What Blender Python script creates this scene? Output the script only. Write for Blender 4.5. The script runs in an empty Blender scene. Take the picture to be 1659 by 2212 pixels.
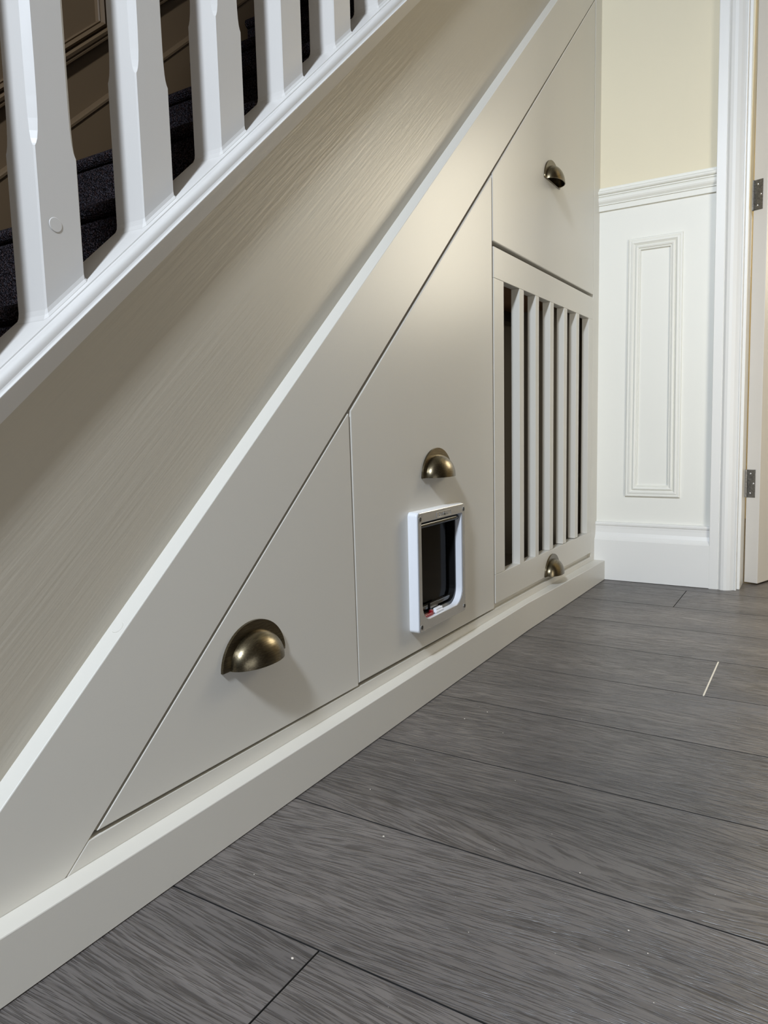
import bpy, bmesh, math, random
from mathutils import Vector, Matrix
random.seed(7)
scene = bpy.context.scene
COL = scene.collection

# ------------------------------------------------------------------ camera
W, H = 1659, 2212
FOC = 1552.45                      # focal length in pixels of the 1659 x 2212 frame
YAW, PITCH, ROLL = 0.55052, -0.11419, -0.02362
CAM = Vector((0.0, -0.5489, 0.4381))
cy, sy, cp, sp = math.cos(YAW), math.sin(YAW), math.cos(PITCH), math.sin(PITCH)
F_ = Vector((cy*cp, sy*cp, sp)); R_ = Vector((sy, -cy, 0)); U_ = R_.cross(F_)
cr, sr = math.cos(ROLL), math.sin(ROLL)
R2 = R_*cr + U_*sr; U2 = U_*cr - R_*sr
cd = bpy.data.cameras.new('camera'); cam = bpy.data.objects.new('camera', cd); COL.objects.link(cam)
cd.sensor_fit = 'VERTICAL'; cd.sensor_height = 24.0; cd.lens = 24.0*FOC/H
cd.clip_start = 0.02; cd.clip_end = 50
cam.matrix_world = Matrix(((R2.x, U2.x, -F_.x, CAM.x), (R2.y, U2.y, -F_.y, CAM.y), (R2.z, U2.z, -F_.z, CAM.z), (0, 0, 0, 1)))
scene.camera = cam

# ------------------------------------------------------------------ world, lights, exposure
world = bpy.data.worlds.new('world'); scene.world = world; world.use_nodes = True
bg = world.node_tree.nodes['Background']; bg.inputs[0].default_value = (0.75, 0.85, 1.0, 1); bg.inputs[1].default_value = 0.3
scene.view_settings.view_transform = 'Standard'; scene.view_settings.look = 'None'
scene.view_settings.gamma = 1.0; scene.view_settings.use_curve_mapping = False
scene.view_settings.exposure = 0.08
scene.cycles.use_denoising = True
scene.cycles.max_bounces = 8; scene.cycles.diffuse_bounces = 5
scene.cycles.sample_clamp_indirect = 4.0

def area(name, loc, direction, sx, sy_, power, color):
    l = bpy.data.lights.new(name, 'AREA'); l.shape = 'RECTANGLE'; l.size = sx; l.size_y = sy_
    l.energy = power; l.color = color
    o = bpy.data.objects.new(name, l); COL.objects.link(o); o.location = loc
    o.rotation_euler = Vector(direction).to_track_quat('-Z', 'Y').to_euler()
    return o
# daylight through the small fanlight over the front door behind the camera
area('daylight_fanlight', (-1.30, -0.52, 2.10), (0.8, 0, -0.8), 0.20, 0.30, 78.0, (0.81, 0.91, 1.05))
# daylight through the window of the next room, seen through the open doorway
area('daylight_next_room', (3.58, -1.22, 1.45), (-1, 0.0, -0.05), 0.8, 1.0, 29.0, (1.0, 0.92, 0.74))
# added fill lamp by the right hand wall, brightens the back wall
wall_fill = area('fill_back_wall', (1.02, -1.17, 0.62), (0.80, 0.60, 0.0), 0.5, 1.2, 3.25, (1.0, 0.955, 0.85))
wall_fill.data.spread = math.radians(84)
area('fill_low_near', (0.15, -1.20, 0.24), (0, 1, 0), 1.0, 0.42, 2.1, (0.90, 0.96, 1.06))  # added low fill lamp, lifts the skirting and near floor

# ------------------------------------------------------------------ materials
def srgb(r, g, b):
    f = lambda c: (c/12.92 if c <= 0.04045 else ((c+0.055)/1.055)**2.4)
    return (f(r/255), f(g/255), f(b/255), 1)
def new_mat(name):
    m = bpy.data.materials.new(name); m.use_nodes = True
    nt = m.node_tree; return m, nt, nt.nodes['Principled BSDF']
def N(nt, t, **kw):
    n = nt.nodes.new(t)
    for k, v in kw.items(): setattr(n, k, v)
    return n
def paint(name, col, rough, bump=0.08, scale=260, rot=0.0, stretch=(1, 1, 1), spec=0.5, var=0.03, dist=0.0006):
    """painted surface: even colour, faint cloudiness and roller or brush relief"""
    m, nt, b = new_mat(name); L = nt.links
    tc = N(nt, 'ShaderNodeTexCoord'); mp = N(nt, 'ShaderNodeMapping')
    mp.inputs['Rotation'].default_value = (0, rot, 0)
    mp2 = N(nt, 'ShaderNodeMapping'); mp2.inputs['Scale'].default_value = stretch
    L.new(tc.outputs['Object'], mp.inputs['Vector']); L.new(mp.outputs[0], mp2.inputs['Vector'])
    n1 = N(nt, 'ShaderNodeTexNoise'); n1.inputs['Scale'].default_value = scale; n1.inputs['Detail'].default_value = 3
    L.new(mp2.outputs[0], n1.inputs['Vector'])
    n2 = N(nt, 'ShaderNodeTexNoise'); n2.inputs['Scale'].default_value = 3.0; n2.inputs['Detail'].default_value = 2
    L.new(tc.outputs['Object'], n2.inputs['Vector'])
    hs = N(nt, 'ShaderNodeMixRGB', blend_type='MULTIPLY'); hs.inputs['Color1'].default_value = col
    cr_ = N(nt, 'ShaderNodeMapRange'); cr_.inputs['From Min'].default_value = 0.3; cr_.inputs['From Max'].default_value = 0.7
    cr_.inputs['To Min'].default_value = 1-var; cr_.inputs['To Max'].default_value = 1.0
    L.new(n2.outputs['Fac'], cr_.inputs['Value']); L.new(cr_.outputs[0], hs.inputs['Color2']); hs.inputs['Fac'].default_value = 1
    L.new(hs.outputs[0], b.inputs['Base Color'])
    bp = N(nt, 'ShaderNodeBump'); bp.inputs['Strength'].default_value = bump; bp.inputs['Distance'].default_value = dist
    L.new(n1.outputs['Fac'], bp.inputs['Height']); L.new(bp.outputs[0], b.inputs['Normal'])
    b.inputs['Roughness'].default_value = rough; b.inputs['Specular IOR Level'].default_value = spec
    return m
SLOPE = 0.8924; ANG = math.atan(SLOPE)
M_beige = paint('beige_eggshell', srgb(215, 211, 201), 0.34, bump=0.12, scale=420, dist=0.0004)
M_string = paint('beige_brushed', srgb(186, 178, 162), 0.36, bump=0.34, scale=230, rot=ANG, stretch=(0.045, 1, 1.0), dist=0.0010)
M_white = paint('white_gloss', srgb(209, 206, 201), 0.30, bump=0.15, scale=120, stretch=(1, 1, 0.15), dist=0.0006)
M_rail = paint('white_gloss_rail', srgb(209, 206, 201), 0.30, bump=0.30, scale=140, rot=ANG, stretch=(0.10, 1, 1), dist=0.0008)
M_trim = paint('white_satin', srgb(228, 227, 223), 0.35, bump=0.06, scale=60)
M_wainscot = paint('white_wainscot', srgb(230, 229, 221), 0.5, bump=0.08, scale=90)
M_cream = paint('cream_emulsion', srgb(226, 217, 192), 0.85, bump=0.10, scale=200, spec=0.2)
M_stairwall = paint('shaded_cream_stair_wall', srgb(104, 84, 60), 0.6, bump=0.08, scale=90)  # cream darkened to brown, the stairwell shade is put into the colour
M_ceiling = paint('ceiling_white', srgb(235, 232, 224), 0.9, bump=0.02, scale=80, spec=0.1)
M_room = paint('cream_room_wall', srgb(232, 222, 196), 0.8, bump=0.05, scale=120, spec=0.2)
M_darkdoor = paint('dark_front_door', srgb(48, 52, 54), 0.4, bump=0.03, scale=60)
M_inside = paint('cupboard_inside', srgb(120, 112, 98), 0.7, bump=0.05, scale=60)
M_board = paint('bare_board', srgb(126, 92, 62), 0.7, bump=0.05, scale=60, stretch=(0.2, 1, 1))
M_doorleaf = paint('door_leaf_white', srgb(208, 203, 195), 0.4, bump=0.05, scale=60)
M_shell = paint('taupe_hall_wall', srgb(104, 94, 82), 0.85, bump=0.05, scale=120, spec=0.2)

def simple(name, col, rough, metallic=0.0, spec=0.5, noise=0.0, nscale=60.0, stretch=(1, 1, 1)):
    m, nt, b = new_mat(name); L = nt.links
    b.inputs['Roughness'].default_value = rough; b.inputs['Metallic'].default_value = metallic; b.inputs['Specular IOR Level'].default_value = spec
    tc = N(nt, 'ShaderNodeTexCoord'); mp = N(nt, 'ShaderNodeMapping'); mp.inputs['Scale'].default_value = stretch
    L.new(tc.outputs['Object'], mp.inputs['Vector'])
    n1 = N(nt, 'ShaderNodeTexNoise'); n1.inputs['Scale'].default_value = nscale; n1.inputs['Detail'].default_value = 4
    L.new(mp.outputs[0], n1.inputs['Vector'])
    mr = N(nt, 'ShaderNodeMapRange'); mr.inputs['To Min'].default_value = 1-noise; mr.inputs['To Max'].default_value = 1+noise
    mr.inputs['From Min'].default_value = 0.25; mr.inputs['From Max'].default_value = 0.75
    L.new(n1.outputs['Fac'], mr.inputs['Value'])
    mx = N(nt, 'ShaderNodeMixRGB', blend_type='MULTIPLY'); mx.inputs['Fac'].default_value = 1; mx.inputs['Color1'].default_value = col
    L.new(mr.outputs[0], mx.inputs['Color2']); L.new(mx.outputs[0], b.inputs['Base Color'])
    return m
M_brass = simple('antique_brass', (0.165, 0.137, 0.088, 1), 0.29, 1.0, noise=0.4, nscale=900, stretch=(0.06, 1, 1))
M_plastic = simple('white_plastic', srgb(236, 238, 242), 0.25, noise=0.01)
M_silver = simple('silver_face', (0.50, 0.50, 0.495, 1), 0.27, 0.65, noise=0.03)
M_black = simple('black_plastic', (0.008, 0.008, 0.008, 1), 0.3, noise=0.1)
M_barplastic = simple('dark_hinge_bar', (0.02, 0.018, 0.015, 1), 0.12, noise=0.1)
M_red = simple('red_latch', (0.28, 0.012, 0.02, 1), 0.35, noise=0.05)
M_screw = simple('recessed_screw', (0.05, 0.05, 0.05, 1), 0.4, 0.6, noise=0.1)
M_hinge = simple('steel_hinge', (0.20, 0.195, 0.185, 1), 0.38, 0.9, noise=0.4, nscale=220)
M_screwhead = simple('bright_screw', (0.6, 0.6, 0.6, 1), 0.25, 1.0, noise=0.1)
M_crumb = simple('pale_crumb', srgb(225, 215, 200), 0.8, noise=0.1)
M_jointstrip = simple('pale_joint_strip', srgb(236, 228, 212), 0.7, noise=0.05)
M_subfloor = simple('dark_subfloor', (0.012, 0.011, 0.010, 1), 0.9, noise=0.2)

def smoked():
    m, nt, b = new_mat('smoked_acrylic'); L = nt.links
    tr = N(nt, 'ShaderNodeBsdfTransparent'); tr.inputs[0].default_value = (0.12, 0.105, 0.09, 1)
    gl = N(nt, 'ShaderNodeBsdfGlossy'); gl.inputs['Roughness'].default_value = 0.08; gl.inputs[0].default_value = (0.9, 0.9, 0.9, 1)
    fr = N(nt, 'ShaderNodeFresnel'); fr.inputs[0].default_value = 1.45
    tc = N(nt, 'ShaderNodeTexCoord'); n1 = N(nt, 'ShaderNodeTexNoise'); n1.inputs['Scale'].default_value = 40
    L.new(tc.outputs['Object'], n1.inputs['Vector'])
    mu = N(nt, 'ShaderNodeMath', operation='MULTIPLY'); mu.inputs[1].default_value = 0.30
    L.new(fr.outputs[0], mu.inputs[0])
    mx = N(nt, 'ShaderNodeMixShader'); L.new(mu.outputs[0], mx.inputs[0]); L.new(tr.outputs[0], mx.inputs[1]); L.new(gl.outputs[0], mx.inputs[2])
    L.new(mx.outputs[0], nt.nodes['Material Output'].inputs['Surface'])
    return m
M_smoke = smoked()

def carpet():
    m, nt, b = new_mat('charcoal_carpet'); L = nt.links
    tc = N(nt, 'ShaderNodeTexCoord')
    n1 = N(nt, 'ShaderNodeTexNoise'); n1.inputs['Scale'].default_value = 420; n1.inputs['Detail'].default_value = 2
    n2 = N(nt, 'ShaderNodeTexVoronoi'); n2.inputs['Scale'].default_value = 330
    n3 = N(nt, 'ShaderNodeTexNoise'); n3.inputs['Scale'].default_value = 160; n3.inputs['Detail'].default_value = 1
    for n in (n1, n2, n3): L.new(tc.outputs['Object'], n.inputs['Vector'])
    r = N(nt, 'ShaderNodeValToRGB'); r.color_ramp.elements[0].position = 0.42; r.color_ramp.elements[0].color = (0.007, 0.006, 0.007, 1)
    r.color_ramp.elements[1].position = 0.72; r.color_ramp.elements[1].color = (0.10, 0.09, 0.095, 1)
    L.new(n1.outputs['Fac'], r.inputs[0])
    r2 = N(nt, 'ShaderNodeValToRGB'); r2.color_ramp.elements[0].position = 0.45; r2.color_ramp.elements[0].color = (0.9, 0.9, 1.0, 1)
    r2.color_ramp.elements[1].position = 0.65; r2.color_ramp.elements[1].color = (1.0, 0.72, 0.66, 1)
    L.new(n3.outputs['Fac'], r2.inputs[0])
    mx = N(nt, 'ShaderNodeMixRGB', blend_type='MULTIPLY'); mx.inputs[0].default_value = 1
    L.new(r.outputs[0], mx.inputs[1]); L.new(r2.outputs[0], mx.inputs[2]); L.new(mx.outputs[0], b.inputs['Base Color'])
    bp = N(nt, 'ShaderNodeBump'); bp.inputs['Strength'].default_value = 1.0; bp.inputs['Distance'].default_value = 0.004
    L.new(n2.outputs['Distance'], bp.inputs['Height']); L.new(bp.outputs[0], b.inputs['Normal'])
    b.inputs['Roughness'].default_value = 0.95; b.inputs['Specular IOR Level'].default_value = 0.05
    return m
M_carpet = carpet()

def laminate():
    """grey oak laminate; the grain runs along each plank (local Y)"""
    m, nt, b = new_mat('grey_oak_laminate'); L = nt.links
    tc = N(nt, 'ShaderNodeTexCoord'); oi = N(nt, 'ShaderNodeObjectInfo')
    sc = N(nt, 'ShaderNodeVectorMath', operation='SCALE'); sc.inputs[0].default_value = (3.1, 7.7, 5.3)
    L.new(oi.outputs['Random'], sc.inputs['Scale'])
    ad = N(nt, 'ShaderNodeVectorMath', operation='ADD'); L.new(tc.outputs['Object'], ad.inputs[0]); L.new(sc.outputs[0], ad.inputs[1])
    def mapped(s):
        mp = N(nt, 'ShaderNodeMapping'); mp.inputs['Scale'].default_value = s; L.new(ad.outputs[0], mp.inputs['Vector']); return mp
    def noise(s, scale, detail, dist=0.0):
        n = N(nt, 'ShaderNodeTexNoise'); n.inputs['Scale'].default_value = scale; n.inputs['Detail'].default_value = detail
        n.inputs['Distortion'].default_value = dist; L.new(mapped(s).outputs[0], n.inputs['Vector']); return n
    # the figure bends the grain: the cross-plank coordinate is pushed sideways by slow fields, which gives cathedral loops
    f1_ = noise((1.0, 0.20, 1.0), 6.5, 1.0); f2_ = noise((1.0, 0.22, 1.0), 26.0, 2.0)
    w1 = N(nt, 'ShaderNodeMath', operation='MULTIPLY'); w1.inputs[1].default_value = 0.11; L.new(f1_.outputs['Fac'], w1.inputs[0])
    w2 = N(nt, 'ShaderNodeMath', operation='MULTIPLY_ADD'); w2.inputs[1].default_value = 0.009; L.new(f2_.outputs['Fac'], w2.inputs[0]); L.new(w1.outputs[0], w2.inputs[2])
    sx = N(nt, 'ShaderNodeSeparateXYZ'); L.new(ad.outputs[0], sx.inputs[0])
    ux_ = N(nt, 'ShaderNodeMath', operation='ADD'); L.new(sx.outputs['X'], ux_.inputs[0]); L.new(w2.outputs[0], ux_.inputs[1])
    cb = N(nt, 'ShaderNodeCombineXYZ'); L.new(ux_.outputs[0], cb.inputs['X']); L.new(sx.outputs['Y'], cb.inputs['Y']); L.new(sx.outputs['Z'], cb.inputs['Z'])
    def grain(s, scale, detail):
        mp = N(nt, 'ShaderNodeMapping'); mp.inputs['Scale'].default_value = s; L.new(cb.outputs[0], mp.inputs['Vector'])
        n = N(nt, 'ShaderNodeTexNoise'); n.inputs['Scale'].default_value = scale; n.inputs['Detail'].default_value = detail
        L.new(mp.outputs[0], n.inputs['Vector']); return n
    # growth rings: darker lines a few millimetres to a centimetre apart
    rg = grain((1.0, 0.030, 1.0), 190, 2.0)
    ring = N(nt, 'ShaderNodeMapRange'); ring.inputs['From Min'].default_value = 0.50; ring.inputs['From Max'].default_value = 0.66
    L.new(rg.outputs['Fac'], ring.inputs['Value'])
    # fine pores: short dark dashes along the grain
    por = grain((1.0, 0.040, 1.0), 640, 2.0)
    pr = N(nt, 'ShaderNodeMapRange'); pr.inputs['From Min'].default_value = 0.49; pr.inputs['From Max'].default_value = 0.62
    L.new(por.outputs['Fac'], pr.inputs['Value'])
    cl = noise((1.0, 0.3, 1.0), 9, 3)
    # knots
    vo = N(nt, 'ShaderNodeTexVoronoi'); vo.inputs['Scale'].default_value = 2.6; L.new(mapped((1.0, 0.5, 0.0)).outputs[0], vo.inputs['Vector'])
    kn = N(nt, 'ShaderNodeMapRange'); kn.inputs['From Min'].default_value = 0.02; kn.inputs['From Max'].default_value = 0.10
    kn.inputs['To Min'].default_value = 0.55; kn.inputs['To Max'].default_value = 1.0; L.new(vo.outputs['Distance'], kn.inputs['Value'])
    ramp = N(nt, 'ShaderNodeValToRGB'); e = ramp.color_ramp.elements
    e[0].position = 0.30; e[0].color = srgb(90, 86, 84); e[1].position = 0.72; e[1].color = srgb(119, 113, 109)
    L.new(cl.outputs['Fac'], ramp.inputs[0])
    m1 = N(nt, 'ShaderNodeMixRGB', blend_type='MULTIPLY'); m1.inputs[2].default_value = (0.66, 0.65, 0.64, 1)
    f1 = N(nt, 'ShaderNodeMath', operation='MULTIPLY'); f1.inputs[1].default_value = 0.72; L.new(ring.outputs[0], f1.inputs[0])
    L.new(f1.outputs[0], m1.inputs[0]); L.new(ramp.outputs[0], m1.inputs[1])
    m2 = N(nt, 'ShaderNodeMixRGB', blend_type='MULTIPLY'); m2.inputs[2].default_value = (0.5, 0.49, 0.49, 1)
    f2 = N(nt, 'ShaderNodeMath', operation='MULTIPLY'); f2.inputs[1].default_value = 0.85; L.new(pr.outputs[0], f2.inputs[0])
    L.new(f2.outputs[0], m2.inputs[0]); L.new(m1.outputs[0], m2.inputs[1])
    m3 = N(nt, 'ShaderNodeMixRGB', blend_type='MULTIPLY'); m3.inputs[0].default_value = 1
    L.new(m2.outputs[0], m3.inputs[1]); L.new(kn.outputs[0], m3.inputs[2])
    tone = N(nt, 'ShaderNodeMapRange'); tone.inputs['To Min'].default_value = 0.9; tone.inputs['To Max'].default_value = 1.08; L.new(oi.outputs['Random'], tone.inputs['Value'])
    m4 = N(nt, 'ShaderNodeMixRGB', blend_type='MULTIPLY'); m4.inputs[0].default_value = 1
    L.new(m3.outputs[0], m4.inputs[1]); L.new(tone.outputs[0], m4.inputs[2]); L.new(m4.outputs[0], b.inputs['Base Color'])
    hsum = N(nt, 'ShaderNodeMath', operation='MULTIPLY_ADD'); hsum.inputs[1].default_value = 0.5
    L.new(ring.outputs[0], hsum.inputs[0]); L.new(pr.outputs[0], hsum.inputs[2])
    bp = N(nt, 'ShaderNodeBump', invert=True); bp.inputs['Strength'].default_value = 0.85; bp.inputs['Distance'].default_value = 0.0007
    L.new(hsum.outputs[0], bp.inputs['Height']); L.new(bp.outputs[0], b.inputs['Normal'])
    b.inputs['Roughness'].default_value = 0.33; b.inputs['Specular IOR Level'].default_value = 0.5
    return m
M_floor = laminate()

# ------------------------------------------------------------------ mesh helpers
def link(name, bm, mat, parent=None, smooth=False, kind=None, label=None, category=None, group=None, loc=None):
    bmesh.ops.recalc_face_normals(bm, faces=bm.faces[:])
    me = bpy.data.meshes.new(name); bm.to_mesh(me); bm.free()
    if mat: me.materials.append(mat)
    if smooth:
        for p in me.polygons: p.use_smooth = True
    o = bpy.data.objects.new(name, me); COL.objects.link(o)
    if loc is not None: o.location = loc
    if parent: o.parent = parent
    tag(o, label, category, group, kind)
    return o
def tag(o, label=None, category=None, group=None, kind=None):
    if label: o['label'] = label
    if category: o['category'] = category
    if group: o['group'] = group
    if kind: o['kind'] = kind
def thing(name, label, category, loc=(0, 0, 0)):
    o = bpy.data.objects.new(name, None); COL.objects.link(o); o.location = loc; o.empty_display_size = 0.05
    tag(o, label, category); return o
def bev(bm, edges, w, seg=2):
    if edges: bmesh.ops.bevel(bm, geom=edges, offset=w, segments=seg, profile=0.5, affect='EDGES', clamp_overlap=True)
def box(bm, x0, x1, y0, y1, z0, z1, bevel=0.0, seg=2):
    vs = [bm.verts.new((x, y, z)) for x in (x0, x1) for y in (y0, y1) for z in (z0, z1)]
    idx = [(0, 1, 3, 2), (4, 6, 7, 5), (0, 4, 5, 1), (2, 3, 7, 6), (0, 2, 6, 4), (1, 5, 7, 3)]
    fs = [bm.faces.new([vs[i] for i in f]) for f in idx]
    if bevel:
        es = list({e for f in fs for e in f.edges}); bev(bm, es, bevel, seg)
def boxo(name, dims, mat, parent=None, bevel=0.0, **kw):
    bm = bmesh.new(); box(bm, *dims, bevel=bevel); return link(name, bm, mat, parent, **kw)
def prism(bm, pts, y0, y1, bevel=0.0, seg=2, back=False):
    """polygon of (x, z) points extruded from y0 (front) to y1; front edges eased"""
    a = [bm.verts.new((x, y0, z)) for x, z in pts]; c = [bm.verts.new((x, y1, z)) for x, z in pts]
    n = len(pts); f0 = bm.faces.new(a); bm.faces.new(c[::-1])
    for i in range(n): bm.faces.new((a[i], c[i], c[(i+1) % n], a[(i+1) % n]))
    if bevel:
        es = list(f0.edges)
        for i in range(n):
            for e in a[i].link_edges:
                if e not in es and c[i] in e.verts: es.append(e)
        bev(bm, es, bevel, seg)
def sweep(bm, sections, closed_profile=True, cap=True):
    """skin successive rings of equal length"""
    rings = [[bm.verts.new(p) for p in s] for s in sections]
    n = len(rings[0])
    for a, b_ in zip(rings, rings[1:]):
        for i in range(n if closed_profile else n-1):
            bm.faces.new((a[i], a[(i+1) % n], b_[(i+1) % n], b_[i]))
    if cap and closed_profile:
        bm.faces.new(rings[0]); bm.faces.new(rings[-1][::-1])
    return rings
def smooth_by_angle(o, deg=35):
    me = o.data; bm = bmesh.new(); bm.from_mesh(me)
    for e in bm.edges:
        if len(e.link_faces) == 2 and e.calc_face_angle(0) > math.radians(deg): e.smooth = False
    for f in bm.faces: f.smooth = True
    bm.to_mesh(me); bm.free()

def lz(x, c): return SLOPE*x + c
def slope_profile(bm, prof, x0, x1):
    """closed (y, c) profile extruded along the stair pitch"""
    sweep(bm, [[(x, y, lz(x, c)) for y, c in prof] for x in (x0, x1)])

L = 2.0585                          # back wall face
# ================================================================== SETTING
# floor: dark subfloor carrying the planks
floor = boxo('floor', (-1.4, 3.65, -2.2, 0.93, -0.05, -0.009), M_subfloor, kind='structure',
             label='grey oak laminate floor of wide planks laid across the hall', category='floor')
PW, XS0 = 0.192, 1.7915
joints = {-1: [-0.2548, -1.5], 2: [-0.398], 7: [-0.1995, -1.45]}
fill = None
for k in range(-10, 17):
    xa, xb = XS0-(k+1)*PW, XS0-k*PW
    # row k lies between seam k+1 (nearer) and seam k
    ylim = -2.2 if xa > 2.0 else -1.25
    if k in joints: js = joints[k]
    else: js = [-0.62-random.random()*0.5]
    ys = [-0.013 if xb > 0.05 else 0.0] + [j for j in js if j > ylim+0.1] + [ylim]
    for y1, y0 in zip(ys, ys[1:]):
        bm = bmesh.new(); g = 0.0006
        box(bm, 0, PW-2*g, 0, (y1-y0)-2*g, -0.008, 0)
        top = [e for e in bm.edges if all(abs(v.co.z) < 1e-6 for v in e.verts)]
        bev(bm, top, 0.0003, 1)
        pk = link('plank', bm, M_floor, floor, loc=(xa+g, y0+g, 0)); pk.data.materials.append(M_subfloor)
        for f in pk.data.polygons:
            if f.normal.z < 0.95: f.material_index = 1
boxo('joint_strip', (1.2165, 1.4065, -0.3992, -0.3968, -0.006, 0.0003), M_jointstrip, floor)  # thin pale strip along one butt joint

# back wall with its doorway (out of plumb by a few millimetres as in the house)
LEAN = 0.0078
bm = bmesh.new()
def sheared(bm_, fn):
    n0 = len(bm_.verts); fn(); bm_.verts.ensure_lookup_table()
    for v in list(bm_.verts)[n0:]: v.co.y += LEAN*v.co.z
box(bm, L, 2.150, -0.366, 0.018, 0.0, 2.5)
box(bm, L, 2.150, -1.25, -1.14, 0.0, 2.5)
box(bm, L, 2.150, -1.14, -0.366, 2.02, 2.5)
wall_back = link('wall_back', bm, M_cream, kind='structure', label='cream back wall above the white wainscot beside the door', category='wall')
bm = bmesh.new(); box(bm, L-0.003, L, -0.31, 0.0, 0.10, 1.02)
link('wainscot_panel', bm, M_wainscot, wall_back)
# applied panel moulding: mitred ring
def moulding_ring(bm, corners, prof, inward, normal):
    """corners of the outer outline; prof = (inset, height) pairs"""
    c = Vector((0, 0, 0))
    for p in corners: c += p
    c /= len(corners); n = len(corners); rings = []
    for i in range(n):
        p, a, b_ = corners[i], corners[i-1], corners[(i+1) % n]
        d1 = (p-a).normalized(); d2 = (b_-p).normalized()
        n1 = normal.cross(d1).normalized(); n2 = normal.cross(d2).normalized()
        if n1.dot(c-p) < 0: n1, n2 = -n1, -n2
        m = (n1+n2).normalized(); m /= max(0.2, m.dot(n1))
        rings.append([p + m*t + normal*h for t, h in prof])
    vs = [[bm.verts.new(q) for q in r] for r in rings]
    k = len(prof)
    for i in range(n):
        for j in range(k):
            bm.faces.new((vs[i][j], vs[i][(j+1) % k], vs[(i+1) % n][(j+1) % k], vs[(i+1) % n][j]))
PROF = [(0, 0), (0, 0.0055), (0.0015, 0.0075), (0.0045, 0.0080), (0.0070, 0.0070), (0.0080, 0.0090), (0.0125, 0.0100), (0.0165, 0.0065), (0.0185, 0.0045), (0.0195, 0.0080),
        (0.0225, 0.0095), (0.0260, 0.0080), (0.0275, 0.0050), (0.0295, 0.0060), (0.0312, 0.0045), (0.0318, 0)]
bm = bmesh.new()
X_ = L-0.003
moulding_ring(bm, [Vector((X_, -0.0790, 0.2380)), Vector((X_, -0.2215, 0.2380)), Vector((X_, -0.2160, 0.9275)), Vector((X_, -0.0797, 0.9275))], PROF, True, Vector((-1, 0, 0)))
link('panel_moulding', bm, M_wainscot, wall_back)
def horiz_moulding(name, prof, y0, y1, mat, parent=None, **kw):
    """(protrusion, z) profile run along the back wall"""
    bm = bmesh.new()
    sweep(bm, [[(L-p, y, z) for p, z in prof] for y in (y0, y1)])
    return link(name, bm, mat, parent, **kw)
dado = [(0, 1.0122), (0.009, 1.0122), (0.009, 1.0245), (0.0085, 1.0260), (0.0115, 1.0262), (0.0118, 1.0285), (0.0105, 1.0295), (0.0125, 1.0315), (0.0150, 1.0350), (0.0162, 1.0390),
        (0.0160, 1.0430), (0.0145, 1.0465), (0.0130, 1.0475), (0.0160, 1.0485), (0.0160, 1.0510), (0.0145, 1.0520), (0.0185, 1.0535), (0.0205, 1.0565), (0.0205, 1.0595), (0.0180, 1.0625),
        (0.0130, 1.0645), (0.0130, 1.0680), (0.0075, 1.0690), (0.0070, 1.0725), (0, 1.0725)]
horiz_moulding('trim_1', dado, -0.301, 0.0, M_wainscot, kind='structure', label='white moulded dado rail across the back wall', category='dado rail')
sk = [(0, 0.001), (0.0246, 0.001), (0.0246, 0.1140), (0.0232, 0.1155), (0.0205, 0.1185), (0.0165, 0.1250), (0.0135, 0.1350), (0.0125, 0.1460), (0.0128, 0.1535), (0.0150, 0.1560), (0.0155, 0.1600), (0.0130, 0.1636), (0, 0.1642)]
horiz_moulding('baseboard_back', sk, -0.306, 0.0, M_trim, kind='structure', label='tall white skirting board at the foot of the back wall', category='skirting')
# door architrave (left leg), run vertically with the lean of the house
arch = [(0.0, -0.3010), (0.0240, -0.3010), (0.0250, -0.3020), (0.0250, -0.3225), (0.0225, -0.3240), (0.0245, -0.3255), (0.0285, -0.3300), (0.0300, -0.3370), (0.0285, -0.3440), (0.0240, -0.3520),
        (0.0185, -0.3580), (0.0160, -0.3605), (0.0175, -0.3612), (0.0185, -0.3625), (0.0185, -0.3650), (0.0170, -0.3660), (0.0, -0.3660)]
bm = bmesh.new()
sweep(bm, [[(L-p, y+LEAN*z, z) for p, y in arch] for z in (0.0, 0.7, 1.4, 2.08)])
sweep(bm, [[(L-p, -1.14-(y+0.366)-0.0, z) for p, y in arch] for z in (0.0, 2.08)])
trim2 = link('trim_2', bm, M_trim, kind='structure', label='white moulded architrave around the doorway', category='architrave')
bm = bmesh.new(); box(bm, L-0.018, L, -1.20, -0.31, 2.03, 2.09, 0.002)
link('head_moulding', bm, M_trim, trim2)
# door lining
bm = bmesh.new()
def lin():
    box(bm, L-0.004, 2.152, -0.3735, -0.366, 0.0, 2.03, 0.0012)
sheared(bm, lin)
box(bm, L-0.004, 2.152, -1.14, -1.1325, 0.0, 2.03); box(bm, L-0.004, 2.152, -1.1325, -0.366, 2.0, 2.03)
link('door_lining', bm, M_trim, trim2)

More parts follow.
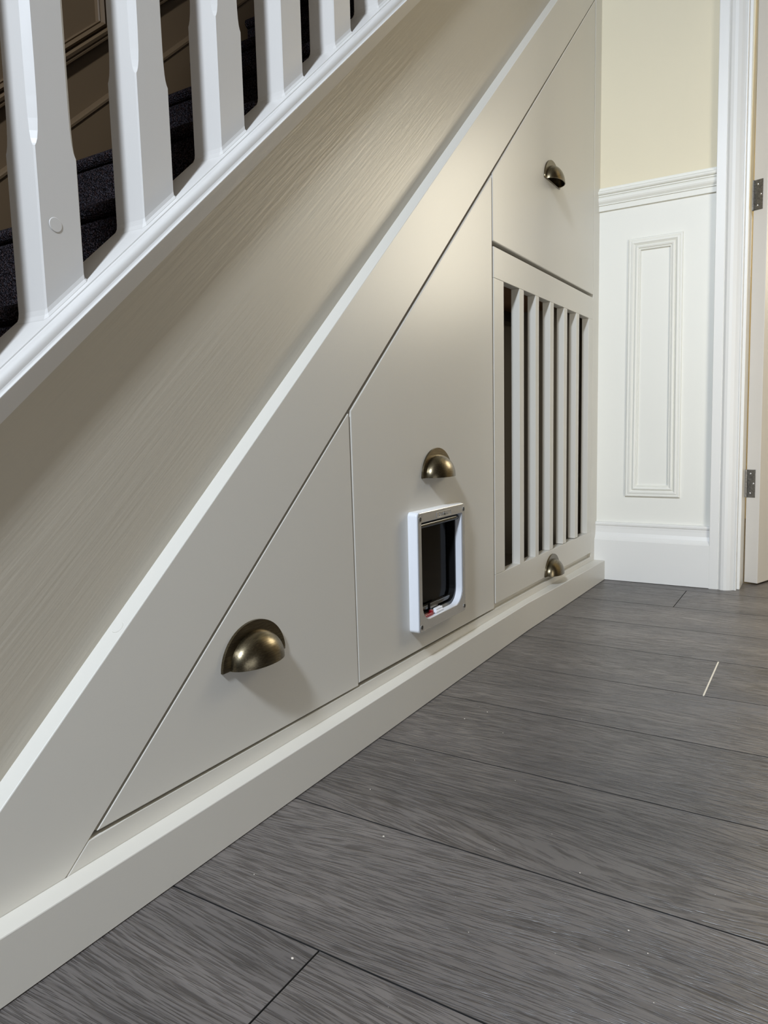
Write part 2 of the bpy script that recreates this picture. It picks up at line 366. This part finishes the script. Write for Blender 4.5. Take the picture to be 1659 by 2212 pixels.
# door_1: leaf standing open into the next room, hung on the left jamb
HP = Vector((2.139, -0.3765, 0)); DA = math.radians(-20.5)
door = thing('door_1', 'white inner door standing open at the right edge, its hinged edge facing us', 'door', HP); door['kind'] = 'structure'
bm = bmesh.new(); box(bm, 0, 0.735, -0.035, 0.0, 0.005, 1.985, 0.0012)
ux = Vector((math.cos(DA), math.sin(DA), 0)); uy = Vector((-math.sin(DA), math.cos(DA), 0))
def to_door(bm_):
    for v in bm_.verts:
        p = ux*v.co.x + uy*v.co.y; v.co = Vector((p.x, p.y + LEAN*v.co.z, v.co.z))
to_door(bm); link('door_leaf', bm, M_doorleaf, door)
for zc in (0.2725, 1.010, 1.78):
    bm = bmesh.new(); box(bm, -0.0016, 0.0, -0.0235, -0.002, zc-0.037, zc+0.037, 0.0004, 1)
    to_door(bm); hg = link('hinge', bm, M_hinge, door)
    bm = bmesh.new()
    bmesh.ops.create_cone(bm, cap_ends=True, segments=12, radius1=0.0042, radius2=0.0042, depth=0.074, matrix=Matrix.Translation((-0.002, 0.0015, zc)))
    to_door(bm); link('hinge_knuckle', bm, M_hinge, hg)
    for dz, dy in ((0.026, -0.010), (0.0, -0.018), (-0.026, -0.010)):
        bm = bmesh.new()
        bmesh.ops.create_uvsphere(bm, u_segments=10, v_segments=6, radius=0.0032, matrix=Matrix.Translation((-0.0012, dy, zc+dz)) @ Matrix.Diagonal((0.45, 1, 1, 1)))
        to_door(bm); link('screw', bm, M_screwhead, hg, smooth=True)

# the rest of the hall and the next room
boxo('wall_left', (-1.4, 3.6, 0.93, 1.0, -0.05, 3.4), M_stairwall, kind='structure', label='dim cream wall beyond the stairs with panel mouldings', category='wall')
wall_left = bpy.data.objects['wall_left']
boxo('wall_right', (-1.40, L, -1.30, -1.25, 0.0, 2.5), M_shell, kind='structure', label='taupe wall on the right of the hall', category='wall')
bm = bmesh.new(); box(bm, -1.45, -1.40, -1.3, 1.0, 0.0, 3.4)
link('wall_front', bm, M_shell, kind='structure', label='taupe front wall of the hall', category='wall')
bm = bmesh.new(); box(bm, -1.40, -1.362, -1.0, -0.15, 0.0, 2.0, 0.003)
for a in ((-0.52, -0.30), (-0.94, -0.72)):
    pass
fd = link('door_2', bm, M_darkdoor, kind='structure', label='dark front door with a small fanlight over it', category='door')
boxo('fanlight_pane', (-1.3995, -1.394, -0.64, -0.40, 2.06, 2.25), M_plastic, fd)
boxo('ceiling', (-1.4, 2.15, -1.25, 0.015, 2.42, 2.5), M_ceiling, kind='structure', label='white ceiling of the hall', category='ceiling')
boxo('ceiling_upper', (-1.4, 3.6, -0.03, 1.0, 3.36, 3.45), M_ceiling, kind='structure', label='white ceiling over the stairwell', category='ceiling')
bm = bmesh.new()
bx_ = [(-0.10, 1.16), (2.52, SLOPE*2.52+1.25), (3.6, 3.4), (-1.4, 3.4), (-1.4, 2.42), (-0.10, 2.42)]  # unseen; lower edge carried down to the handrail to keep light off the stairs
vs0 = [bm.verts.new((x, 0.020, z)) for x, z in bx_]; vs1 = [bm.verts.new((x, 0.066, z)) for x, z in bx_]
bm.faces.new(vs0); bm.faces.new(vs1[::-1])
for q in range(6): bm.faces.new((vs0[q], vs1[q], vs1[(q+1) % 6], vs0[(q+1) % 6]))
link('wall_landing', bm, M_shell, kind='structure', label='taupe wall along the landing, carried down to the handrail to shade the stairs', category='wall')
bm = bmesh.new(); box(bm, 2.15, 3.65, -0.02, 0.018, 0.0, 2.5); box(bm, 3.6, 3.65, -2.2, -0.02, 0.0, 2.5); box(bm, 2.15, 3.65, -2.25, -2.2, 0, 2.5); box(bm, 2.10, 2.15, -2.2, -1.25, 0, 2.5)
link('wall_far', bm, M_room, kind='structure', label='cream walls of the next room beyond the doorway', category='wall')
boxo('ceiling_far', (2.15, 3.65, -2.2, 0.0, 2.42, 2.5), M_ceiling, kind='structure', label='white ceiling of the next room', category='ceiling')
boxo('wall_stairhead', (3.55, 3.6, 0.018, 0.93, 0.0, 3.4), M_shell, kind='structure', label='taupe wall at the head of the stairs', category='wall')

# panel mouldings on the stair wall: parallelograms following the pitch
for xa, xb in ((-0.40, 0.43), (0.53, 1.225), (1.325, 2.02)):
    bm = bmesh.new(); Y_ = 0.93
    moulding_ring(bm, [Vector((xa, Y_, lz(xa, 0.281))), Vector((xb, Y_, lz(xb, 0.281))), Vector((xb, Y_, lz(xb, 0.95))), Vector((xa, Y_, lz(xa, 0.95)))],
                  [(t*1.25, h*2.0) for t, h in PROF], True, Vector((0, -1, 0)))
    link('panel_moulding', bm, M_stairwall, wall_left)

# ================================================================== STAIRCASE
stair = thing('staircase', 'painted staircase with white balusters and dark carpet above the fitted cupboards', 'staircase', (0.2, 0.0218, 0.0))
SI = Vector((0.2, 0.0218, 0.0))
def spart(name, bm, mat, **kw):
    for v in bm.verts: v.co -= SI
    return link(name, bm, mat, stair, **kw)
YS = 0.0218
bm = bmesh.new(); slope_profile(bm, [(YS, -0.20), (YS, 0.160), (0.0665, 0.160), (0.0665, -0.20)], -0.10, 2.9)
spart('string_board', bm, M_string)
# capping with the moulded nosing and its white fascia
def bez(p, c, q, n=9): return [((1-t)**2*p[0]+2*t*(1-t)*c[0]+t*t*q[0], (1-t)**2*p[1]+2*t*(1-t)*c[1]+t*t*q[1]) for t in [k/n for k in range(n+1)]]
cap = ([(0.0690, 0.1926), (0.0158, 0.1926), (0.0150, 0.1922), (0.0148, 0.1908)] + bez((0.0140, 0.1905), (0.0052, 0.1905), (0.0050, 0.1800)) +
       bez((0.0048, 0.1796), (0.0042, 0.1772), (0.0026, 0.1768), 5) + [(0.0020, 0.1764), (0.0020, 0.1757), (0.0028, 0.1750), (0.0203, 0.1750), (0.0203, 0.1480), (0.0212, 0.1476), (YS+0.0005, 0.1476), (YS+0.0005, 0.160), (0.0690, 0.160)])
bm = bmesh.new(); slope_profile(bm, cap, -0.10, 2.9)
rail_o = spart('base_rail', bm, M_rail); smooth_by_angle(rail_o, 28)
# balusters: square, stop-chamfered with lamb's tongues
BW, BX0, BDX, BY = 0.041, 0.3889, 0.1119, 0.0241
def baluster_mesh():
    bm = bmesh.new(); ease = 0.0013
    def ring(z, c, slope_bottom=False, grow=0.0, lift=-0.003):
        h = BW/2+grow; out = []
        for sx, sy_ in ((-1, -1), (1, -1), (1, 1), (-1, 1)):
            a = (sx*h, sy_*(h-c)); b_ = (sx*(h-c), sy_*h)
            pair = (a, b_) if sx*sy_ > 0 else (b_, a)
            out += [(x, y, z) for x, y in pair]
        if slope_bottom: out = [(x, y, SLOPE*x+lift) for x, y, _ in out]
        return out
    # z counted from the cap level under the front left arris
    z0 = -SLOPE*BW/2
    secs = [ring(0, 0.004, True, 0.0028, -0.003), ring(0, 0.003, True, 0.0024, 0.0006), ring(0, 0.002, True, 0.0007, 0.0034), ring(0, ease, True, 0.0, 0.0075), ring(z0+0.1415, ease), ring(z0+0.1435, 0.0024), ring(z0+0.1475, 0.0037), ring(z0+0.154, 0.0047), ring(z0+0.164, 0.0054), ring(z0+0.182, 0.0058), ring(z0+0.21, 0.0060),
            ring(0.60, 0.0060), ring(0.64, ease), ring(0.80, ease)]
    sweep(bm, secs)
    return bm
b0 = None
for i in range(-2, 8):
    xc = BX0 + i*BDX + BW/2; yc = BY + BW/2
    p = Vector((xc, yc, lz(xc, 0.1926))) - SI
    if b0 is None: b0 = link('baluster', baluster_mesh(), M_white, stair, loc=p)
    else:
        o = b0.copy(); COL.objects.link(o); o.parent = stair; o.location = p
    if i == 0:
        ob = bpy.data.objects['baluster.002'] if 'baluster.002' in bpy.data.objects else o
        bm = bmesh.new()
        bmesh.ops.create_cone(bm, cap_ends=True, segments=24, radius1=0.0062, radius2=0.0058, depth=0.0004, matrix=Matrix.Translation((-0.0055, -BW/2-0.0003, 0.062)) @ Matrix.Rotation(math.pi/2, 4, 'X'))
        link('filled_plug', bm, M_white, ob)
# handrail and newel, just out of the picture
bm = bmesh.new(); slope_profile(bm, [(0.018, 0.985), (0.018, 1.02), (0.028, 1.045), (0.062, 1.045), (0.072, 1.02), (0.072, 0.985)], 0.02, 2.9)
spart('handrail', bm, M_white)
bm = bmesh.new(); box(bm, -0.075, 0.015, 0.0, 0.09, 0.0, 1.25, 0.004)
spart('newel_post', bm, M_white)
# carpeted steps
for n in range(-3, 9):
    xn, zn = 0.5602+0.224*n, 0.6115+0.200*n
    x1 = xn + 0.224 + 0.03
    nose = [(xn+0.0125+0.0125*math.cos(a), zn-0.0125+0.0125*math.sin(a)) for a in [math.pi/2+math.pi*k/8 for k in range(0, 9)]]
    pts = nose + [(xn+0.010, zn-0.030), (xn+0.010, max(zn-0.21, 0.0)), (x1+0.02, max(zn-0.21, 0.0)), (x1+0.02, zn)]
    if zn < 0.02: continue
    bm = bmesh.new(); prism(bm, pts, 0.0672, 0.909)
    spart('carpet_step', bm, M_carpet, smooth=False)
# wall string
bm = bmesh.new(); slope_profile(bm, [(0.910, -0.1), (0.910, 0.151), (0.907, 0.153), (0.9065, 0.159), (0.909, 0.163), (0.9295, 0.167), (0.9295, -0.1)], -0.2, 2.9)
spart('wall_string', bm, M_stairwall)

# ================================================================== UNDER-STAIR CUPBOARD
cup = thing('understair_cupboard', 'beige fitted cupboard under the stairs with a diagonal row of doors', 'cupboard', (0.2, 0.0, 0.0))
CO = Vector((0.2, 0, 0))
def cpart(name, bm, mat, parent=None, **kw):
    if parent is None:
        for v in bm.verts: v.co -= CO
    return link(name, bm, mat, parent or cup, **kw)
def sl(x): return 0.8950*x - 0.2570             # underside of the diagonal rail
def xsl(z): return (z + 0.2570)/0.8950
TH = 0.018
bm = bmesh.new()
prism(bm, [(0.13836, 0.0), (xsl(0.0), 0.0), (L, sl(L)), (L, SLOPE*L-0.1235)], 0.0, YS, 0.0010)
cpart('diagonal_rail', bm, M_beige)
bm = bmesh.new()
prism(bm, [(xsl(0.0)+0.0006, 0.0), (2.0004, 0.0), (2.0004, 0.0690), (1.30, 0.0762), (0.75, 0.0768), (0.42, 0.0785), (xsl(0.0785)+0.0006, 0.0785)], 0.0, TH, 0.0012)
cpart('bottom_rail', bm, M_beige)
bm = bmesh.new()
prism(bm, [(2.0008, 0.0), (L, 0.0), (L, sl(L)-0.0005), (2.0008, sl(2.0008)-0.0005)], 0.0, TH, 0.0010)
cpart('end_stile', bm, M_beige)
bm = bmesh.new(); xq, yq = 0.429, 0.0108
bmesh.ops.create_cone(bm, cap_ends=True, segments=24, radius1=0.0062, radius2=0.0058, depth=0.0008, matrix=Matrix.Translation((xq, yq, SLOPE*xq-0.1235+0.0002)) @ Matrix.Rotation(-ANG, 4, 'Y'))
cpart('filled_plug', bm, M_beige)
# plinth skirting, slightly bowed
st = [(-0.25, -0.0236, 0.0570), (0.30, -0.0236, 0.0568), (0.75, -0.0228, 0.0592), (1.15, -0.0200, 0.0612), (1.45, -0.0190, 0.0612), (1.65, -0.0240, 0.0595), (L-0.0246, -0.0300, 0.0555)]
bm = bmesh.new(); e_ = 0.0012
sweep(bm, [[(x, -0.0003, 0.0012), (x, y, 0.0012), (x, y, z-e_), (x, y+e_*0.3, z-e_*0.3), (x, y+e_, z), (x, -0.0003, z)] for x, y, z in st])
cpart('plinth_skirting', bm, M_beige)

def handle(parent, xc, zb):
    """cup pull: half-round back plate and hollow quarter dome open below"""
    bm = bmesh.new(); A, Hh = 0.0530, 0.0475
    n = 28
    out = [(A*math.cos(math.pi*i/n), Hh*math.sin(math.pi*i/n)) for i in range(n+1)]
    prism(bm, out, -0.0034, -0.0002, 0.0006, 2)
    a, h, p = 0.0415, 0.0360, 0.0255
    nu, nv = 26, 14
    def shell(a, h, p):
        g = []
        for j in range(nv+1):
            t = math.pi/2*j/nv                     # 0 at the plate, pi/2 at the tip
            row = []
            for i in range(nu+1):
                u = math.pi*i/nu
                r = math.cos(t)**0.92; yy = p*math.sin(t)**0.97
                row.append(bm.verts.new((a*r*math.cos(u), -0.0026-yy, h*r*math.sin(u))))
            g.append(row)
        for j in range(nv):
            for i in range(nu):
                try: bm.faces.new((g[j][i], g[j][i+1], g[j+1][i+1], g[j+1][i]))
                except ValueError: pass
        return g
    o_ = shell(a, h, p); i_ = shell(a-0.0016, h-0.0016, p-0.0016)
    for s in (0, nu):                              # close the lip along the open underside
        for j in range(nv): bm.faces.new((o_[j][s], o_[j+1][s], i_[j+1][s], i_[j][s]))
    bmesh.ops.remove_doubles(bm, verts=bm.verts[:], dist=1e-6)
    bmesh.ops.dissolve_degenerate(bm, edges=bm.edges[:], dist=1e-7)
    o = link('handle', bm, M_brass, parent, smooth=True, loc=(xc, 0, zb))
    return o
def door_part(label, pts, x, z, tilt=0.0):
    bm = bmesh.new(); prism(bm, [(px-x, pz-z) for px, pz in pts], 0.0, TH, 0.0020, 3)
    d = link('door', bm, M_beige, cup, loc=Vector((x, 0.0, z))-CO)
    d['label'] = label
    d.rotation_euler.z = tilt
    return d
# 1 triangular door
d1 = door_part('triangular beige door at the low end', [(0.3843, 0.0828), (0.8144, 0.0795), (0.8092, 0.4605), (0.8075, 0.4605)], 0.5, 0.08)
# 2 tall trapezoid door with the hole for the flap
def door_with_hole(outer, inner, x, z):
    bm = bmesh.new()
    def loop(pts):
        vs = [bm.verts.new((px-x, 0, pz-z)) for px, pz in pts]
        return vs, [bm.edges.new((vs[i], vs[(i+1) % len(vs)])) for i in range(len(vs))]
    vo, eo = loop(outer); vi, ei = loop(inner)
    bmesh.ops.triangle_fill(bm, use_beauty=True, use_dissolve=False, edges=eo+ei)
    front = bm.faces[:]
    ret = bmesh.ops.extrude_face_region(bm, geom=front)
    for v in [g for g in ret['geom'] if isinstance(g, bmesh.types.BMVert)]: v.co.y = TH
    bev(bm, [e for e in eo if e.is_valid], 0.0020, 3)
    d = link('door', bm, M_beige, cup, loc=Vector((x, 0.0, z))-CO)
    return d
FX0, FX1, FZ0, FZ1 = 0.9640, 1.1345, 0.1168, 0.3090
d2 = door_with_hole([(0.8166, 0.0825), (1.3062, 0.0788), (1.3050, 0.9042), (0.8135, 0.4645)], [(0.9722, 0.1312), (1.1248, 0.1312), (1.1248, 0.2953), (0.9722, 0.2953)], 0.9, 0.1)
d2['label'] = 'tall beige door holding the cat flap'
# 3 upper triangular door
d3 = door_part('upper beige door below the slope at the far end', [(1.3098, 0.7861), (1.9985, 0.7861), (1.9955, 1.5262), (1.3088, 0.9085)], 1.5, 0.8)
# 4 slatted door
d4 = bpy.data.objects.new('door', None); COL.objects.link(d4); d4.parent = cup; d4.location = Vector((1.6, 0, 0.1))-CO; d4['label'] = 'slatted beige door at floor level'
D4O = Vector((1.6, 0, 0.1))
def d4part(name, pts, y0=0.0, y1=TH, b=0.0008):
    bm = bmesh.new(); prism(bm, [(a-D4O.x, c-D4O.z) for a, c in pts], y0, y1, b); return link(name, bm, M_beige, d4)
d4part('top_rail', [(1.3126, 0.7201), (1.9992, 0.7201), (1.9992, 0.7777), (1.3126, 0.7777)])
d4part('bottom_rail', [(1.3126, 0.0872), (1.9992, 0.0812), (1.9992, 0.1408), (1.3126, 0.1455)])
d4part('stile', [(1.3126, 0.1457), (1.3624, 0.1454), (1.3624, 0.7200), (1.3126, 0.7200)])
d4part('stile', [(1.9593, 0.1411), (1.9992, 0.1409), (1.9992, 0.7200), (1.9593, 0.7200)])
for a, c in ((1.4478, 1.4733), (1.5446, 1.5671), (1.6429, 1.6688), (1.7460, 1.7714), (1.8460, 1.8720)):
    d4part('slat', [(a, 0.1435), (c, 0.1433), (c, 0.7200), (a, 0.7200)])
for d, xc, zb in ((d1, 0.6013, 0.1786), (d2, 1.0635, 0.3587), (d3, 1.6495, 0.9803), (d4, 1.6590, 0.0847)):
    o = handle(d, xc, zb); o.location = Vector((xc, 0, zb)) - (d.location + CO)
    smooth_by_angle(o, 40)
# carcass behind the doors
bm = bmesh.new()
box(bm, 1.300, 1.3115, 0.0185, 0.62, 0.045, 0.90)
box(bm, 2.004, 2.020, 0.0185, 0.62, 0.045, 1.40)
box(bm, 1.3115, 2.004, 0.62, 0.632, 0.045, 0.76)
box(bm, 1.3115, 2.004, 0.0185, 0.62, 0.045, 0.060)
box(bm, 0.30, 1.300, 0.62, 0.632, 0.045, 0.30)
cpart('carcass', bm, M_inside)
bm = bmesh.new(); box(bm, 1.3125, 2.0036, 0.010, 0.0182, 0.060, 0.092)
cpart('door_stop', bm, M_beige)
bm = bmesh.new(); box(bm, 1.3120, 2.0036, 0.030, 0.62, 0.760, 0.776)
cpart('shelf_board', bm, M_board)
bm = bmesh.new(); box(bm, 1.3120, 2.0036, 0.20, 0.23, 0.722, 0.748)
cpart('drawer_runner', bm, M_black)

# ================================================================== CAT FLAP
flap = thing('cat_flap', 'silver faced white cat flap with smoked panel fitted in the tall cupboard door', 'cat flap', ((FX0+FX1)/2, 0, FZ0))
FO = Vector(((FX0+FX1)/2, 0, FZ0))
def rrect(x0, x1, z0, z1, r, n=6, rt=None):
    """rounded rectangle as (x, z) points; rt = radius of the upper corners"""
    rt = r if rt is None else rt; pts = []
    for cx_, cz_, a0, rr in ((x1-r, z0+r, -90, r), (x1-rt, z1-rt, 0, rt), (x0+rt, z1-rt, 90, rt), (x0+r, z0+r, 180, r)):
        for k in range(n+1):
            a = math.radians(a0+90*k/n); pts.append((cx_+rr*math.cos(a), cz_+rr*math.sin(a)))
    return pts
def ring_solid(bm, outer, inner, y0, y1, ease=0.0):
    n = len(outer)
    def row(pts, y, s=0.0, c=(0, 0)):
        return [bm.verts.new((x + (c[0]-x)/max(1e-6, abs(c[0]-x))*s if abs(c[0]-x) > s else x, y, z + (c[1]-z)/max(1e-6, abs(c[1]-z))*s if abs(c[1]-z) > s else z)) for x, z in pts]
    cx_ = sum(p[0] for p in outer)/n; cz_ = sum(p[1] for p in outer)/n
    rows = [row(inner, y1), row(inner, y0)]
    if ease: rows += [row(outer, y0, ease, (cx_, cz_)), row(outer, y0+ease*0.35, ease*0.3, (cx_, cz_)), row(outer, y0+ease), row(outer, y1)]
    else: rows += [row(outer, y0), row(outer, y1)]
    m = len(rows)
    for j in range(m):
        a, b_ = rows[j], rows[(j+1) % m]
        for i in range(n): bm.faces.new((a[i], a[(i+1) % n], b_[(i+1) % n], b_[i]))
def fpart(name, bm, mat, parent=None, **kw):
    for v in bm.verts: v.co -= FO
    return link(name, bm, mat, parent or flap, **kw)
OX0, OX1, OZ0, OZ1 = 0.9755, 1.1215, 0.1345, 0.2920
outer = rrect(FX0, FX1, FZ0, FZ1, 0.0065); inner = rrect(OX0, OX1, OZ0, OZ1, 0.027, rt=0.0025)
FD = -0.0180
bm = bmesh.new(); ring_solid(bm, outer, inner, FD+0.0012, 0.0, 0.0035)
o = fpart('frame', bm, M_plastic); smooth_by_angle(o, 30)
bm = bmesh.new(); ring_solid(bm, rrect(FX0+0.0012, FX1-0.0012, FZ0+0.0012, FZ1-0.0012, 0.0055), rrect(OX0-0.0008, OX1+0.0022, OZ0-0.0008, OZ1+0.0008, 0.0275, rt=0.003), FD, FD+0.0011, 0.0006)
o = fpart('face_plate', bm, M_silver)
# tunnel and dark inner surround
bm = bmesh.new(); ring_solid(bm, rrect(OX0-0.002, OX1+0.002, OZ0-0.002, OZ1+0.002, 0.028, rt=0.004), rrect(OX0+0.004, OX1-0.0035, OZ0+0.006, OZ1-0.004, 0.024, rt=0.003), -0.0055, 0.045)
fpart('inner_surround', bm, M_black)
bm = bmesh.new()
pl = rrect(OX0+0.006, OX1-0.0155, OZ0+0.014, OZ1-0.012, 0.020, rt=0.003); prism(bm, pl, 0.0035, 0.0065, 0.0008, 1)
fpart('flap_panel', bm, M_smoke, label='smoked see-through panel')
bm = bmesh.new(); box(bm, OX0+0.005, OX1-0.005, -0.002, 0.004, OZ0+0.0085, OZ0+0.0150, 0.0008, 1)
box(bm, OX0+0.050, OX0+0.078, -0.0045, 0.000, OZ0+0.004, OZ0+0.017, 0.0006, 1)
fpart('flap_weight_strip', bm, M_barplastic)
bm = bmesh.new()
bmesh.ops.create_cone(bm, cap_ends=True, segments=20, radius1=0.0046, radius2=0.0046, depth=OX1-OX0-0.004, matrix=Matrix.Translation(((OX0+OX1)/2, -0.0085, OZ1-0.0068)) @ Matrix.Rotation(math.pi/2, 4, 'Y'))
o = fpart('hinge_bar', bm, M_barplastic); smooth_by_angle(o, 40)
bm = bmesh.new(); box(bm, OX0+0.015, OX0+0.047, -0.0125, -0.0060, OZ0+0.0006, OZ0+0.0050, 0.0006, 1); box(bm, OX0+0.041, OX0+0.047, -0.0125, -0.006, OZ0+0.004, OZ0+0.0085, 0.0006, 1)
fpart('latch', bm, M_red, label='red sliding latch')
bm = bmesh.new(); box(bm, OX0+0.054, OX0+0.080, -0.0135, -0.0060, OZ0+0.0006, OZ0+0.0042, 0.0006, 1); box(bm, OX0+0.057, OX0+0.080, -0.0120, -0.006, OZ0+0.004, OZ0+0.0078, 0.0006, 1)
fpart('latch', bm, M_plastic, label='white sliding latch')
for sx_, sz_ in ((FX0+0.0075, FZ0+0.0095), (FX1-0.0060, FZ0+0.0095), (FX0+0.0075, FZ1-0.0110), (FX1-0.0060, FZ1-0.0110)):
    bm = bmesh.new()
    bmesh.ops.create_cone(bm, cap_ends=True, segments=20, radius1=0.0045, radius2=0.0045, depth=0.0006, matrix=Matrix.Translation((sx_, FD-0.0001, sz_)) @ Matrix.Rotation(math.pi/2, 4, 'X'))
    s = fpart('screw_cover', bm, M_silver)
    bm = bmesh.new()
    bmesh.ops.create_cone(bm, cap_ends=True, segments=20, radius1=0.0034, radius2=0.0034, depth=0.0006, matrix=Matrix.Translation((sx_-FO.x, FD-0.0003, sz_-FO.z)) @ Matrix.Rotation(math.pi/2, 4, 'X'))
    link('screw', bm, M_screw, s)
# badge with its raised lettering
bx0, bx1, bz0, bz1 = 1.0265, 1.0795, 0.2940, 0.3030
bm = bmesh.new(); ring_solid(bm, rrect(bx0, bx1, bz0, bz1, 0.002, 3), rrect(bx0+0.0008, bx1-0.0008, bz0+0.0008, bz1-0.0008, 0.0014, 3), FD-0.0006, FD)
badge = fpart('badge', bm, M_silver)
tx = bpy.data.curves.new('badge_lettering', 'FONT'); tx.body = 'Cat Mate'; tx.size = 0.0085; tx.extrude = 0.0003; tx.offset = 0.00012; tx.align_x = 'CENTER'; tx.align_y = 'CENTER'
tx.materials.append(M_silver)
tmp = bpy.data.objects.new('lettering_source', tx); COL.objects.link(tmp)
bpy.context.view_layer.update()
lm = bpy.data.meshes.new_from_object(tmp.evaluated_get(bpy.context.evaluated_depsgraph_get())); bpy.data.objects.remove(tmp)
to = bpy.data.objects.new('badge_lettering', lm); COL.objects.link(to); to.parent = badge
to.location = Vector(((bx0+bx1)/2, FD-0.0003, (bz0+bz1)/2)) - FO; to.rotation_euler = (math.pi/2, 0, 0)

# ================================================================== crumbs on the floor
bm = bmesh.new()
spots = [(0.428, -0.186, 0.0011), (0.62, -0.158, 0.0010), (0.95, -0.10, 0.0008), (0.99, -0.12, 0.0008), (0.66, -0.36, 0.0006), (0.60, -0.42, 0.0007), (0.58, -0.44, 0.0005), (0.70, -0.09, 0.0006), (0.50, -0.08, 0.0005), (0.93, -0.17, 0.0006)]
for i in range(34): spots.append((random.uniform(0.4, 1.5), random.uniform(-0.48, -0.05), random.uniform(0.0002, 0.00045)))
for x, y, r in spots:
    bmesh.ops.create_icosphere(bm, subdivisions=1, radius=r, matrix=Matrix.Translation((x, y, r*0.8)) @ Matrix.Diagonal((1, 1.3, 0.8, 1)))
link('crumbs', bm, M_crumb, kind='stuff', label='tiny pale crumbs scattered on the grey floor', category='crumbs')
